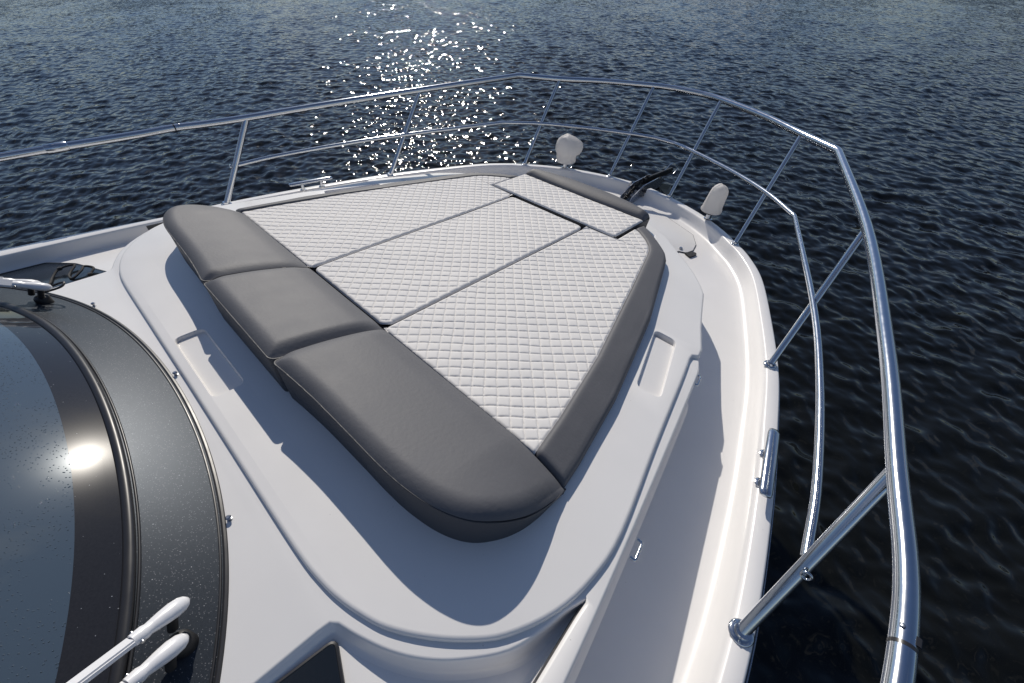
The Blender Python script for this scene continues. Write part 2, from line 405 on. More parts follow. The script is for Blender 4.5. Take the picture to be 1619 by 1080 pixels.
# deck: strips joining port and starboard inner ring at equal stations
dv = list(bv); df = [list(f) for f in bf]; base_i = len(bv)-n
cols_ = 8
st = []
hn = n//2
for k in range(hn):
    a, b = last[k], last[n-1-k]
    row = [base_i+k]
    for c in range(1, cols_):
        t = c/cols_; p = a*(1-t)+b*t; dv.append(p); row.append(len(dv)-1)
    row.append(base_i+n-1-k); st.append(row)
for k in range(hn-1):
    for c in range(cols_): df.append([st[k][c], st[k+1][c], st[k+1][c+1], st[k][c+1]])
df.append(st[-1]+[base_i+hn])
def fix(vf):
    bm = bmesh.new(); vs_ = [bm.verts.new(p) for p in vf[0]]
    for f in vf[1]:
        try: bm.faces.new([vs_[i] for i in f])
        except ValueError: pass
    bmesh.ops.recalc_face_normals(bm, faces=bm.faces[:]); bm.verts.index_update()
    F = [[v.index for v in f.verts] for f in bm.faces]
    # majority up
    up_ = sum(f.normal.z*f.calc_area() for f in bm.faces); bm.free()
    if up_ < 0: F = [f[::-1] for f in F]
    return np.array(vf[0]), F
yp('deck', fix((np.array(dv), df)), 'gelwarm', smooth=50)
# hull sides
def hullring(o, z): return np.column_stack([line+nin*o, z])
zz = zg(line[:, 1]); bowf = np.clip((line[:, 1]-.5)/3, 0, 1)[:, None]
hv = [hullring(-.001, zz-.028), hullring(.012, zz-.075), hullring(.05, zz-.3), np.column_stack([line+nin*(.10+.25*bowf), zz-.8]), np.column_stack([line+nin*(.2+.55*bowf), zz-1.35]), np.column_stack([line+nin*(.35+.8*bowf), zz-1.95])]
hf = [[i*n+k, (i+1)*n+k, (i+1)*n+k+1, i*n+k+1] for i in range(5) for k in range(n-1)]
hv_, hf_ = np.concatenate(hv), hf
yp('hull', (hv_, hf_), 'hull')
rubl = np.column_stack([line-nin*.004, zz-.052])
keep = rubl[::2]
yp('rub_rail', tube(keep, .022, 8, True, (.55, 1)), 'navy')
yp('rub_rail_strip', tube(np.column_stack([line-nin*.016, zz-.052])[::2], .006, 6), 'steeld')

# coachroof with side ledges and the two recesses beside the windscreen
ZC = -.098
RIM = [(1.588, .462), (1.566, .40), (1.548, .325), (1.513, .225), (1.438, .128), (1.369, .064), (1.295, .016), (1.215, -.02), (1.15, -.043), (1.134, -.056), (1.130, -.085), (1.122, -.22), (1.10, -.6), (1.08, -1.4)]
STRIP_IN = [(1.66, -1.4), (1.635, -.5), (1.614, 0), (1.602, .219), (1.592, .394), (1.5905, .455)]
OUT = [(1.40, 1.66), (1.43, 1.60), (1.452, 1.5), (1.552, .93), (1.620, .52), (1.657, .272), (1.69, 0), (1.73, -.5), (1.77, -1.4)]
outc = catmull(OUT[1:], 5)
stbd = np.concatenate([catmull(RIM[:9], 4), np.array(RIM[9:])])[::-1]      # aft -> tip
stin = catmull(STRIP_IN, 4)[::-1]                                    # tip -> aft
half_c = np.concatenate([[(0, -1.4)], stbd, stin, outc[::-1], [(1.40, 1.66), (0, 1.66)]])
co = sym(half_c)
def zfloor(x): return -.130-.11*(np.abs(x)-1.15)
def is_in(Q): return (Q[:, 1] < .47) & (np.abs(Q[:, 0]) < 1.645-.062*Q[:, 1])
def lowz(dz_in, dz_out): return lambda Q: np.where(is_in(Q), np.where(np.abs(Q[:, 0]) > 1.0, zfloor(Q[:, 0]), -.12)+dz_in, zdk(Q[:, 1])+dz_out)
def midz(f): return lambda Q: ZC-.009+f*(lowz(.012, .05)(Q)-ZC+.009)
cr = slab(co, [(.010, ZC), (.004, ZC-.002), (0, ZC-.009), (-.002, midz(.25)), (-.008, midz(.7)), (-.012, lowz(.010, .045)), (-.017, lowz(.004, .022)), (-.026, lowz(.0005, .006)), (-.042, lowz(-.004, -.006))])
yp('coachroof', cr, 'gel', smooth=50)
for s, nm in ((1, 'starboard'), (-1, 'port')):
    fl = np.array([(1.06, -1.38), (1.675, -1.38), (1.64, -.5), (1.62, 0), (1.603, .25), (1.595, .44), (1.56, .44), (1.5, .25), (1.40, .13), (1.28, .06), (1.1, 0)])
    fl[:, 0] *= s
    o = yp('recess_floor', slab(fl, [(.0, lambda Q: zfloor(Q[:, 0])), (.0, lambda Q: zfloor(Q[:, 0])-.02)]), 'gel')

# sunpad base moulding with storage pockets
ZP = -.08
PLAT = [(0, -.033), (.5, -.034), (.90, -.034), (1.03, -.026), (1.107, -.013), (1.18, .008), (1.25, .036), (1.335, .09), (1.418, .16), (1.487, .24), (1.548, .37), (1.574, .513), (1.566, .688), (1.485, 1.069), (1.408, 1.455), (1.374, 1.61)]
pl = catmull(PLAT, 4)
fr = np.array([(1.372, 1.64), (1.398, 1.66), (1.386, 1.72), (1.314, 1.88), (1.26, 2.02), (1.212, 2.15), (1.195, 2.195), (1.15, 2.26), (1.074, 2.352), (.965, 2.46), (.87, 2.54), (.72, 2.68), (.5, 2.8), (.25, 2.85), (0, 2.86)])
po = sym(np.concatenate([pl, fr]))
pk = rrect([(-.30, .006), (.165, .006), (.165, .126), (-.30, .126)], .035)
pkS = rrect([(1.278, 1.265), (1.392, 1.276), (1.272, 1.68), (1.152, 1.68)], .035)
pkP = pkS.copy(); pkP[:, 0] *= -1; pkP = pkP[::-1]
PK = [pk, pkS, pkP]
pm = slab(po, [(.014, ZP), (.006, ZP-.002), (.001, ZP-.008), (0, ZP-.016), (.004, ZP-.045), (.0, -.30), (-.012, -.38)], holes=PK)
plat = yp('sunpad_base', pm, 'gel', smooth=50)
for h in PK:
    N = len(h); V = []; F = []
    for ins, z in ((0, ZP), (.0025, ZP-.0025), (.004, ZP-.008), (.008, ZP-.080), (.014, ZP-.090), (.026, ZP-.094)):
        V += np.column_stack([offset(h, ins), np.full(N, z)]).tolist()
    for i in range(5):
        for k in range(N): k2 = (k+1) % N; F.append([i*N+k, i*N+k2, (i+1)*N+k2, (i+1)*N+k])
    F.append([5*N+k for k in range(N)])
    tray = yp('storage_pocket', (np.array(V), F), 'gelwarm', plat, smooth=60)
    cx, cy = h.mean(0)
# drain holes
for (x, y) in ((-.27, .105), (.125, .112), (1.262, 1.655), (-1.262, 1.655)):
    yp('drain_hole', lathe([(.009, 0), (.009, .0025), (.0085, .003)], (x, y, ZP-.0935), 12), 'black', plat)

# anchor locker lid on the foredeck
lid = np.array([(0, 3.43), (.25, 3.42), (.42, 3.40), (.715, 3.27), (.80, 3.14), (.822, 3.04), (.80, 2.97), (.75, 2.95), (.70, 2.84), (0, 2.88)])
lo = sym(lid[::-1]) if area(sym(lid)) < 0 else sym(lid)
lz = lambda dz: (lambda Q: zdk(Q[:, 1])+dz)
lidp = yp('anchor_locker_lid', slab(lo, [(.006, lz(.010)), (.001, lz(.008)), (0, lz(.004)), (0, lz(-.01))]), 'gel')
lg = np.column_stack([lo, zdk(lo[:, 1])+.004]); lg = np.concatenate([lg, lg[:1]])
yp('lid_gap', tube(lg, .0045, 6, False), 'rubber', lidp)
for s in (1, -1):
    sl_ = rrect([(s*.79, 2.955), (s*.85, 2.925), (s*.872, 3.0), (s*.845, 3.02)], .015)
    yp('lid_finger_slot', slab(sl_, [(0, lz(.013)), (0, lz(-.01))]), 'black', lidp)
    yp('lid_latch', lathe([(.014, 0), (.014, .012), (.01, .016)], (s*.745, 2.985, float(zdk(2.985))+.008), 12), 'steeld', lidp)

# ------------------------------------------------------------------ windscreen
def ybase(x): return -.066-.15*x*x-.05*x**4
def zw(x, u): return -.098+.51*u-.035*x*x*np.clip(u/.2, 0, 1)-.06*u*u
def wpt(x, u, dz=0.):
    x = np.asarray(x, float); return np.stack([x, ybase(x)-u+0*x, zw(x, u+0*x)+dz], -1)
def wgrid(us, xm=1.32, nx=90, dz=0.):
    xs = np.linspace(-xm, xm, nx); V = []
    for u in us: V += wpt(xs, np.full(nx, u), dz).tolist()
    F = [[i*nx+k, (i+1)*nx+k, (i+1)*nx+k+1, i*nx+k+1] for i in range(len(us)-1) for k in range(nx-1)]
    F = [f[::-1] for f in F]
    return np.array(V), F
def solid(vf, th=.006):
    """give a sheet thickness below it"""
    v, f = vf; n_ = len(v); v2 = v.copy(); v2[:, 2] -= th
    bm = {}
    for q in f:
        for a, b in zip(q, q[1:]+q[:1]): bm[(a, b)] = 1
    side = [[b, a, a+n_, b+n_] for (a, b) in bm if (b, a) not in bm]
    return np.concatenate([v, v2]), list(f)+[[i+n_ for i in q[::-1]] for q in f]+side
ws = yp('windscreen', solid(wgrid(np.linspace(.285, 1.5, 26))), 'glass', smooth=60)
yp('frit_band', solid(wgrid(np.linspace(.186, .286, 6), dz=.0006)), 'frit', ws, smooth=60)
yp('cowl_panel', solid(wgrid(np.linspace(.004, .188, 10)), .02), 'panel', ws, smooth=60)
xs = np.linspace(-1.3, 1.3, 80)
g1 = wpt(xs, np.full(80, .192), .004)
yp('gasket', tube(g1, .0145, 12, True, (1, .75)), 'rubber', ws, smooth=80)
yp('gasket_lip', tube(wpt(xs, np.full(80, .174), .002), .004, 8, True), 'rubber', ws, smooth=80)
yp('edge_trim', tube(wpt(xs, np.full(80, .0), -.001), .0075, 8), 'rubber', ws)
yp('edge_bead', tube(wpt(xs, np.full(80, .012), .0015), .0035, 8), 'rubber', ws)
# cover studs round the base
for x in (-.82, -.083, .674, 1.1):
    y = ybase(x)+.018
    st_ = yp('cover_stud', lathe([(.0075, 0), (.0075, .003), (.004, .004), (.004, .010), (.0075, .011), (.0085, .015), (.005, .018)], (x, y, ZC-.001), 12), 'steeld')
# dark side windows let into the recess floors
for s in (1, -1):
    g = rrect([(s*1.166, -.064), (s*1.44, -.168), (s*1.58, -.28), (s*1.60, -1.3), (s*1.11, -1.3), (s*1.142, -.24)], .02, 5)
    zf_ = lambda dz: (lambda Q: zfloor(Q[:, 0])+dz)
    sw = yp('side_window', slab(g, [(.005, zf_(.011)), (0, zf_(.008)), (0, zf_(-.01))]), 'sidegl', smooth=30)
    ge = np.column_stack([g, zfloor(g[:, 0])+.006]); ge = np.concatenate([ge, ge[:1]])
    yp('window_seal', tube(ge, .006, 6, False), 'rubber', sw)
    # dark seal in the channel between base moulding and ledge
    ci = [p for p in catmull(STRIP_IN, 6) if .2 < p[1] < .455]
    V = []
    for p in ci:
        V += [(s*(p[0]-.004), p[1], ZC-.012), (s*(p[0]-.010), p[1], zfloor(p[0])+.004), (s*(p[0]+.02), p[1], zfloor(p[0])), (s*(p[0]+.02), p[1], ZC-.02)]
    F = [[i*4+k, i*4+(k+1) % 4, (i+1)*4+(k+1) % 4, (i+1)*4+k] for i in range(len(ci)-1) for k in range(4)]+[[0, 1, 2, 3], [len(V)-4+k for k in (3, 2, 1, 0)]]
    yp('channel_seal', fix((np.array(V), F)), 'seal', smooth=30)
# pad-eyes on the ledge
for (x, y) in ((1.43, 1.545), (1.603, .69)):
    for s in (1, -1):
        ang = np.array([s*.17, -1, 0]); ang /= np.linalg.norm(ang); c = np.array([s*(x+.014), y, -.125])
        pts = [c+ang*a+np.array([s*b, 0, 0])+np.array([0, 0, .004]) for a, b in ((-.032, -.004), (-.032, .014), (.032, .014), (.032, -.004))]
        yp('pad_eye', tube(round_poly(pts, .012), .0055, 10), 'steel')

# ------------------------------------------------------------------ wipers
def wiper(s, label):
    w_ = thing('windscreen_wiper', label, 'wiper', (s*.9, -.29, -.06), 'windscreen wipers')
    B = (s*.9, -.29, -.06)
    def p(name, vf, m, par=None):
        if s < 0: vf = mir(vf)
        return part(name, vf[0], vf[1], MT[m], par or w_, B, 50)
    hub = lathe([(.028, -.03), (.028, .010), (.022, .018), (.012, .020)], (.935, -.315, -.055), 18)
    mount = p('motor_housing', hub, 'black')
    for (a, b) in (((.887, -.262, .012), (1.125, -.95, .345)), ((.962, -.290, .004), (1.19, -.98, .335))):
        a = np.array(a); b = np.array(b); d = (b-a)/np.linalg.norm(b-a); sd_ = np.cross(d, [0, 0, 1]); sd_ /= np.linalg.norm(sd_); nn = np.cross(sd_, d)
        def seg_(l0, l1, wd, h, off=0):
            th_ = R(-26); sx = sd_*math.cos(th_)+nn*math.sin(th_); nx_ = -sd_*math.sin(th_)+nn*math.cos(th_); Rm = np.stack([sx, d, nx_], 1); return rbox(a+d*(l0+l1)/2+nn*off, (wd, l1-l0, h), .004, Rm)
        arm = p('arm', seg_(.105, np.linalg.norm(b-a), .036, .014), 'wiper')
        # rounded white cap over the spindle
        V = []; seg = 16; prof = [(-.006, .006), (.0, .014), (.010, .0195), (.028, .0215), (.05, .0195), (.068, .0165), (.078, .0150), (.086, .0175), (.098, .0165), (.108, .0155)]
        for l_, r_ in prof:
            for k in range(seg):
                t = 2*math.pi*k/seg; V.append(a+d*(l_-.0)+sd_*r_*math.cos(t)+nn*r_*.8*math.sin(t))
        F = [[i*seg+k, i*seg+(k+1) % seg, (i+1)*seg+(k+1) % seg, (i+1)*seg+k] for i in range(len(prof)-1) for k in range(seg)]+[list(reversed(range(seg))), [(len(prof)-1)*seg+k for k in range(seg)]]
        p('spindle_cap', fix((np.array(V), F)), 'wiper', arm)
        p('spindle', tube([a+d*.03-nn*.06, a+d*.03], .011, 10), 'black', arm)
        p('hinge_pin', tube([a+d*.098-sd_*.02, a+d*.098+sd_*.02], .004, 8), 'steeld', arm)
    if s > 0: return
    hose = catmull([(.905, -.30, -.01), (.90, -.235, -.005), (.925, -.215, .0), (.95, -.24, -.01), (.95, -.31, -.02)], 6)
    p('washer_hose', tube(hose, .005, 8), 'rubber')
wiper(1, 'white twin-arm windscreen wiper at the bottom left corner, starboard side')
wiper(-1, 'white wiper arm at the far port end of the windscreen')

# ------------------------------------------------------------------ cushions
QS = .048
def quilt(x, y):
    # hand-sewn: the lines wander by a millimetre or two and cells differ a little in loft
    xw = x+.0016*np.sin(y*23+x*5)+.0010*np.sin(y*61+1.7); yw = y+.0016*np.sin(x*27-y*4)+.0010*np.sin(x*57+.6)
    a = (xw+yw)/math.sqrt(2)/QS; b = (xw-yw)/math.sqrt(2)/QS
    pa = np.abs(np.sin(math.pi*a)); pb = np.abs(np.sin(math.pi*b))
    h = np.modf(np.abs(np.sin(np.floor(a)*12.9898+np.floor(b)*78.233)*43758.5453))[0]
    puff = .0015*(pa*pb)**.6*(.7+.6*h)
    return puff-.0056*np.maximum((1-pa)**8.5, (1-pb)**8.5)-.0015+.0022*np.sin(x*6.1+1)*np.sin(y*4.7)+.0012*np.sin(x*17)*np.sin(y*13+2)
def seg_dist(P, poly, closed=True):
    P = np.asarray(P); A = np.asarray(poly, float); B = np.roll(A, -1, 0)
    if not closed: A, B = A[:-1], B[:-1]
    D = np.full(len(P), 1e9)
    for a, b in zip(A, B):
        ab = b-a; L2 = ab@ab
        if L2 < 1e-12: continue
        t = np.clip(((P-a)@ab)/L2, 0, 1); D = np.minimum(D, np.hypot(*(P-(a+t[:, None]*ab)).T))
    return D
def strip_grid(ys, x0, x1, nx):
    t = np.linspace(0, 1, nx); X = x0[:, None]+(x1-x0)[:, None]*t; Y = np.repeat(ys[:, None], nx, 1)
    return X.ravel(), Y.ravel()
def gfaces(ny, nx):
    i, j = np.meshgrid(np.arange(ny-1), np.arange(nx-1), indexing='ij')
    return np.stack([i*nx+j, i*nx+j+1, (i+1)*nx+j+1, (i+1)*nx+j], -1).reshape(-1, 4).tolist()
def border_idx(ny, nx):
    return [j for j in range(nx)]+[i*nx+nx-1 for i in range(1, ny)]+[(ny-1)*nx+j for j in range(nx-2, -1, -1)]+[i*nx for i in range(ny-2, 0, -1)]
def edge_round(d, r, h): 
    t = np.clip(1-d/r, 0, 1); return -h*(1-np.sqrt(np.maximum(0, 1-t*t)))
def wall(outline, ztop, zbot, tuck=.004):
    P = dedupe(np.asarray(outline, float))
    if area(P) < 0: P = P[::-1]
    N = len(P); V = []; zt = ztop(P) if callable(ztop) else np.full(N, ztop)
    for ins, f in ((0, 0), (0, .12), (tuck, .6), (tuck*1.5, 1)):
        V.append(np.column_stack([offset(P, ins), zt*(1-f)+zbot*f]))
    F = [[i*N+k, (i+1)*N+k, (i+1)*N+(k+1) % N, i*N+(k+1) % N] for i in range(3) for k in range(N)]
    F.append([3*N+k for k in reversed(range(N))])
    return np.concatenate(V), F
def flipif(vf, s): return mir(vf) if s < 0 else vf
ZB = -.0795

XI = np.array([(.60, 1.222), (.654, 1.214), (.84, 1.18), (1.226, 1.092), (1.801, .923), (2.199, .801), (2.25, .782), (2.308, .748), (2.37, .69), (2.434, .612), (2.462, .56)])
XO = np.array([(.60, 1.356), (.655, 1.349), (.773, 1.333), (1.112, 1.267), (1.677, 1.114), (2.206, .925), (2.28, .896), (2.343, .855), (2.40, .795), (2.449, .739), (2.557, .606), (2.58, .575)])
xi = lambda y: np.interp(y, XI[:, 0], XI[:, 1]); xo = lambda y: np.interp(y, XO[:, 0], XO[:, 1])
def side_pad(s, label):
    y0, y1 = .661, 2.575
    yy = np.linspace(y0, y1, 90)
    outer = np.column_stack([xo(yy), yy])
    outl = np.concatenate([[(.334, y0+.02), (.345, y0+.004), (.37, y0)], outer, [(.566, y1), (.566, 2.225), (.36, 2.225), (.334, 2.17)]])
    seam = XI[1:, ::-1]
    base = (s*.8, 1.4, ZB)
    t = thing('sunpad_cushion', label, 'cushion', base, 'quilted sunpad cushions')
    # quilted top
    ys = np.concatenate([np.linspace(y0, 2.222, 480), np.linspace(2.227, 2.452, 70)])
    x0 = np.where(ys < 2.225, .334, .566); x1 = np.maximum(xi(ys), x0+.004); nx = 270
    X, Y = strip_grid(ys, x0, x1, nx); P = np.column_stack([X, Y])
    d = seg_dist(P, outl); ds = seg_dist(P, seam, False)
    Z = quilt(X, Y)*np.clip(d/.02, 0, 1)*np.clip(ds/.012, .15, 1)+edge_round(d, .016, .014)-.006*np.exp(-(ds/.006)**2)
    Z += .004*np.sin(X*2.7+1)*np.sin(Y*2.1)
    top = part('quilted_top', *flipif((np.column_stack([X, Y, Z]), gfaces(len(ys), nx)), s), MT['white'], t, base, 70)
    # grey border roll
    ys = np.concatenate([np.linspace(y0, 2.452, 200), np.linspace(2.46, y1, 30)]); x0 = np.where(ys < 2.456, xi(ys), .566); x1 = np.maximum(xo(ys), x0+.002); nx = 34
    X, Y = strip_grid(ys, x0, x1, nx); P = np.column_stack([X, Y]); d = seg_dist(P, outl); ds = seg_dist(P, seam, False)
    fy = np.clip(1-(Y-.66)/3, .4, 1); Z = edge_round(d, .026, .028)+.003*np.clip(ds/.03, 0, 1)-.034*fy*np.clip((ds-.02)/.10, 0, 1)-.008*np.exp(-(ds/.006)**2)-.002*np.abs(np.sin(Y*9))*np.clip(1-d/.06, 0, 1)
    part('border', *flipif((np.column_stack([X, Y, Z]), gfaces(len(ys), nx)), s), MT['grey'], t, base, 70)
    zt = lambda Q: np.where(seg_dist(Q, outer, False) < .01, -.028-.034*np.clip(1-(Q[:, 1]-.66)/3, .4, 1), -.014)
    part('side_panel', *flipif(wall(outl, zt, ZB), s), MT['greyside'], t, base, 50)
side_pad(1, 'large white quilted cushion with grey border on the starboard side')
side_pad(-1, 'white quilted cushion with grey border on the far port side')

def mid_pad():
    base = (0, 1.4, ZB); t = thing('sunpad_cushion', 'white quilted middle cushion without grey border, between two seams', 'cushion', base, 'quilted sunpad cushions')
    outl = rrect([(-.322, .672), (.322, .672), (.322, 2.205), (-.322, 2.205)], .045, 7)
    ys = np.linspace(.672, 2.205, 470); X, Y = strip_grid(ys, np.full(470, -.322), np.full(470, .322), 200); P = np.column_stack([X, Y])
    # pull the corners onto the rounded outline
    cx = np.clip(X, -.277, .277); cy = np.clip(Y, .717, 2.16); dx, dy = X-cx, Y-cy; rr = np.hypot(dx, dy); mxx = np.maximum(np.abs(dx), np.abs(dy))
    f = np.where(rr > 1e-9, mxx/np.maximum(rr, 1e-9), 1); X = cx+dx*f; Y = cy+dy*f; P = np.column_stack([X, Y])
    d = seg_dist(P, outl); Z = quilt(X, Y)*np.clip(d/.025, 0, 1)+edge_round(d, .018, .016)+.003*np.sin(Y*2.3)
    part('quilted_top', np.column_stack([X, Y, Z]), gfaces(470, 200), MT['white'], t, base, 70)
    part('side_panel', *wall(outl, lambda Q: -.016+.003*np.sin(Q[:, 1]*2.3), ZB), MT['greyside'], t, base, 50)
mid_pad()

def front_pad():
    base = (0, 2.5, ZB); t = thing('sunpad_cushion', 'small white quilted cushion with raised grey roll at the bow end', 'cushion', base, 'quilted sunpad cushions')
    yf = lambda x: 2.785-.10*(np.abs(x)/.56)**2.6
    xs = np.linspace(.553, -.553, 40)
    outl = np.concatenate([[(-.545, 2.24), (-.535, 2.232), (.535, 2.232), (.545, 2.24)], np.column_stack([xs, yf(xs)])])
    ys_s = 2.598
    nx, ny = 330, 116; t_ = np.linspace(0, 1, ny); u = np.linspace(-1, 1, nx)
    Y = np.repeat((2.232+(ys_s-2.232)*t_)[:, None], nx, 1).ravel(); X = (np.repeat(u[None], ny, 0)*(.545+.006*t_[:, None])).ravel()
    P = np.column_stack([X, Y]); d = seg_dist(P, outl)
    Z = .010+quilt(X, Y)*np.clip(d/.02, 0, 1)*np.clip((ys_s-Y)/.012, .15, 1)+edge_round(d, .016, .014)-.006*np.exp(-((ys_s-Y)/.007)**2)
    part('quilted_top', np.column_stack([X, Y, Z]), gfaces(ny, nx), MT['white'], t, base, 70)
    nx, ny = 120, 30; u = np.linspace(-1, 1, nx); t_ = np.linspace(0, 1, ny)
    X = np.repeat((u*.552)[None], ny, 0); Y = ys_s+(yf(X)-ys_s)*t_[:, None]; X, Y = X.ravel(), Y.ravel(); P = np.column_stack([X, Y]); d = seg_dist(P, outl)
    v = ((Y-ys_s)/(yf(X)-ys_s))
    Z = .010+.042*np.sin(math.pi*np.clip(v*.93, 0, 1))**.6*np.clip(d/.05, 0, 1)**.5+edge_round(d, .016, .014)-.002
    part('front_roll', np.column_stack([X, Y, Z]), gfaces(ny, nx), MT['grey'], t, base, 70)
    part('side_panel', *wall(outl, -.005, ZB), MT['greyside'], t, base, 50)
front_pad()

# headrests: wedge pillows, highest at the aft edge
RIMH = catmull([(.25, .206), (.34, .210), (.45, .222), (.60, .234), (.80, .242), (.95, .247), (1.061, .258), (1.17, .284), (1.251, .327), (1.305, .390), (1.337, .458), (1.351, .525), (1.355, .59), (1.356, .66)], 8)
def ya_full(x): return np.interp(np.abs(x), RIMH[:, 0], RIMH[:, 1])
def zrim(y, x=0.): return .106-.25*(y-.21)-.055*np.clip((np.abs(x)-1.12)/.22, 0, 1)**1.5*np.clip((y-.30)/.3, 0, 1)
def headrest(xa, xb, rounded, label):
    """xa<xb; 'rounded' = +1/-1/0 says which end carries the big rounded corner"""
    yb = .656; rc = .028
    nx = 130
    if rounded: 
        q = np.linspace(0, 1, nx); q = 1-(1-q)**1.6; X1 = .338+(1.356-.338)*q; X1 = np.unique(np.concatenate([X1, .338+np.linspace(0, rc, 10), 1.356-np.linspace(0, .25**.5, 30)**2]))
    else:
        X1 = np.unique(np.concatenate([np.linspace(xa, xb, 70), xa+np.linspace(0, rc, 10), xb-np.linspace(0, rc, 10)]))
    nx = len(X1)
    ya = ya_full(X1).copy() if rounded else np.full(nx, .208)
    # round the aft corners beside the joints
    def corner(dx): return np.where(dx < rc, rc-np.sqrt(np.maximum(0, rc*rc-(rc-dx)**2)), 0)
    ya = ya+corner(X1-X1[0])
    if not rounded: ya = ya+corner(X1[-1]-X1)
    aft = np.column_stack([X1, ya]); 
    outl = np.concatenate([aft, [(X1[-1], yb), (X1[0], yb)]])
    ny = 64; v = np.linspace(0, 1, ny)
    Y = ya[None]+(yb-ya)[None]*v[:, None]; X = np.repeat(X1[None], ny, 0); X, Y = X.ravel(), Y.ravel(); P = np.column_stack([X, Y])
    d = seg_dist(P, outl); 
    df_ = yb-Y; da = seg_dist(P, outl[:nx+1], False); dj = np.minimum(X-X1[0], 9 if rounded else X1[-1]-X)
    bulge = .034*(1-(1-np.clip(da/.065, 0, 1))**2.3)*(.35+.65*(1-(1-np.clip(df_/.10, 0, 1))**2))*(.45+.55*(1-(1-np.clip(dj/.07, 0, 1))**2.4))+.012*np.sin(math.pi*np.clip(df_/.43, 0, 1))
    Z = zrim(Y, X if rounded else 0*X)+bulge-.006*np.clip((Y-.5)/.15, 0, 1)*0
    Z += .0025*np.sin(X*7+1.3)*np.sin(Y*11)*np.clip(d/.08, 0, 1)
    s = -1 if rounded < 0 else 1
    base = (s*(X1[0]+X1[-1])/2, .44, ZB)
    t = thing('headrest_cushion', label, 'cushion', base, 'grey headrest cushions')
    part('cushion_top', *flipif((np.column_stack([X, Y, Z]), gfaces(ny, nx)), s), MT['grey'], t, base, 70)
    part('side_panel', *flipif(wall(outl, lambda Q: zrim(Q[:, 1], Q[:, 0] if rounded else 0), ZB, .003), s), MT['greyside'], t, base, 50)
    rimp = dedupe(outl, .006); rimp = np.concatenate([rimp, rimp[:1]])
    if rounded < 0:
        hp = part('hinge_bracket', *rbox((-1.318, .402, -.055), (.008, .035, .045), .002), MT['steel'], t, base)
        part('hinge_foot', *rbox((-1.325, .40, -.0765), (.03, .04, .006), .002), MT['steel'], hp, base)
    part('piping', *flipif(tube(np.column_stack([rimp, zrim(rimp[:, 1], rimp[:, 0] if rounded else 0)]), .0035, 6, False), s), MT['pipe'], t, base, 60)
headrest(-.332, .332, 0, 'square grey vinyl headrest in the middle of the three')
headrest(.338, 1.374, 1, 'long grey vinyl headrest with rounded end nearest the camera')
headrest(.338, 1.374, -1, 'grey vinyl headrest with rounded end farthest from the camera')
# ------------------------------------------------------------------ bow rail
rail = thing('bow_rail', 'polished steel guard rail running round the bow', 'railing', (0, 3.5, -.16)); RB = (0, 3.5, -.16)
def rp_(name, vf, m='steel', par=None): return part(name, vf[0], vf[1], MT[m], par or rail, RB, 60)
top_h = [(2.14, -1.6, .205), (2.12, -.6, .225), (2.098, .0, .252), (2.085, .45, .270), (2.080, .676, .283), (2.066, .86, .286), (2.011, 1.118, .304), (1.90, 1.62, .350), (1.676, 2.447, .427), (1.331, 3.335, .528), (1.061, 3.603, .522), (.72, 3.84, .54), (.313, 4.035, .556), (.13, 4.088, .56)]
full = [(-x, y, z) for x, y, z in top_h]+[(x, y, z) for x, y, z in top_h[::-1]]
# smooth everything except the marked kink at (1.331,3.335)
def railpath(h, kink, n=6):
    a = catmull(h[:kink+1], n); b = catmull(h[kink:], n); return a, b
def build_rail(h, kink, r):
    a, b = railpath(h, kink)
    core = np.concatenate([a[:-1], b])
    k = len(a)-1
    # small fillet at the kink
    pts = round_poly([core[k-2], core[k], core[k+1]], .03, 5)
    core = np.concatenate([core[:k-1], pts[1:-1], core[k+1:]])
    m = core[::-1].copy(); m[:, 0] *= -1
    nose = catmull([core[-2], core[-1], m[0], m[1]], 6)[6:13]
    return np.concatenate([core[:-1], nose, m[1:]])
rp_('top_rail', tube(build_rail(top_h, 9, .0), .0225, 20))
mid_h = [(1.985, .945, .012), (1.94, 1.22, .038), (1.83, 1.68, .07), (1.663, 2.219, .106), (1.315, 3.128, .160), (1.051, 3.371, .175), (.72, 3.59, .183), (.304, 3.791, .192), (.10, 3.868, .193)]
rp_('mid_rail', tube(build_rail(mid_h, 4, .0), .0145, 16))
ST = [((.313, 3.579, -.157), (.313, 4.035, .556)), ((1.050, 3.175, -.170), (1.061, 3.603, .522)), ((1.662, 2.033, -.204), (1.676, 2.447, .427)), ((1.976, .768, -.242), (2.011, 1.118, .304))]
for s in (1, -1):
    for i, (b, t) in enumerate(ST):
        b = np.array(b)*[s, 1, 1]; t = np.array(t)*[s, 1, 1]; r = (.0155, .0155, .0165, .0195)[i]
        b[2] = zg(b[1])
        d = (t-b)/np.linalg.norm(t-b)
        so = rp_('stanchion', tube([b-d*.01, b+(t-b)*.3, b+(t-b)*.7, t-d*.006], r, 16))
        scr = [lathe([(.0042, 0), (.0042, .002), (.0028, .003)], b+np.array([math.cos(a)*r*1.58, math.sin(a)*r*1.58, .0062]), 8) for a in (.6, 2.7, 4.8)]
        rp_('base_flange', join(lathe([(r*1.9, 0), (r*1.9, .004), (r*1.7, .007), (r*1.25, .009), (r*1.15, .02)], b-np.array([0, 0, .001]), 20), *scr), 'steel', so)
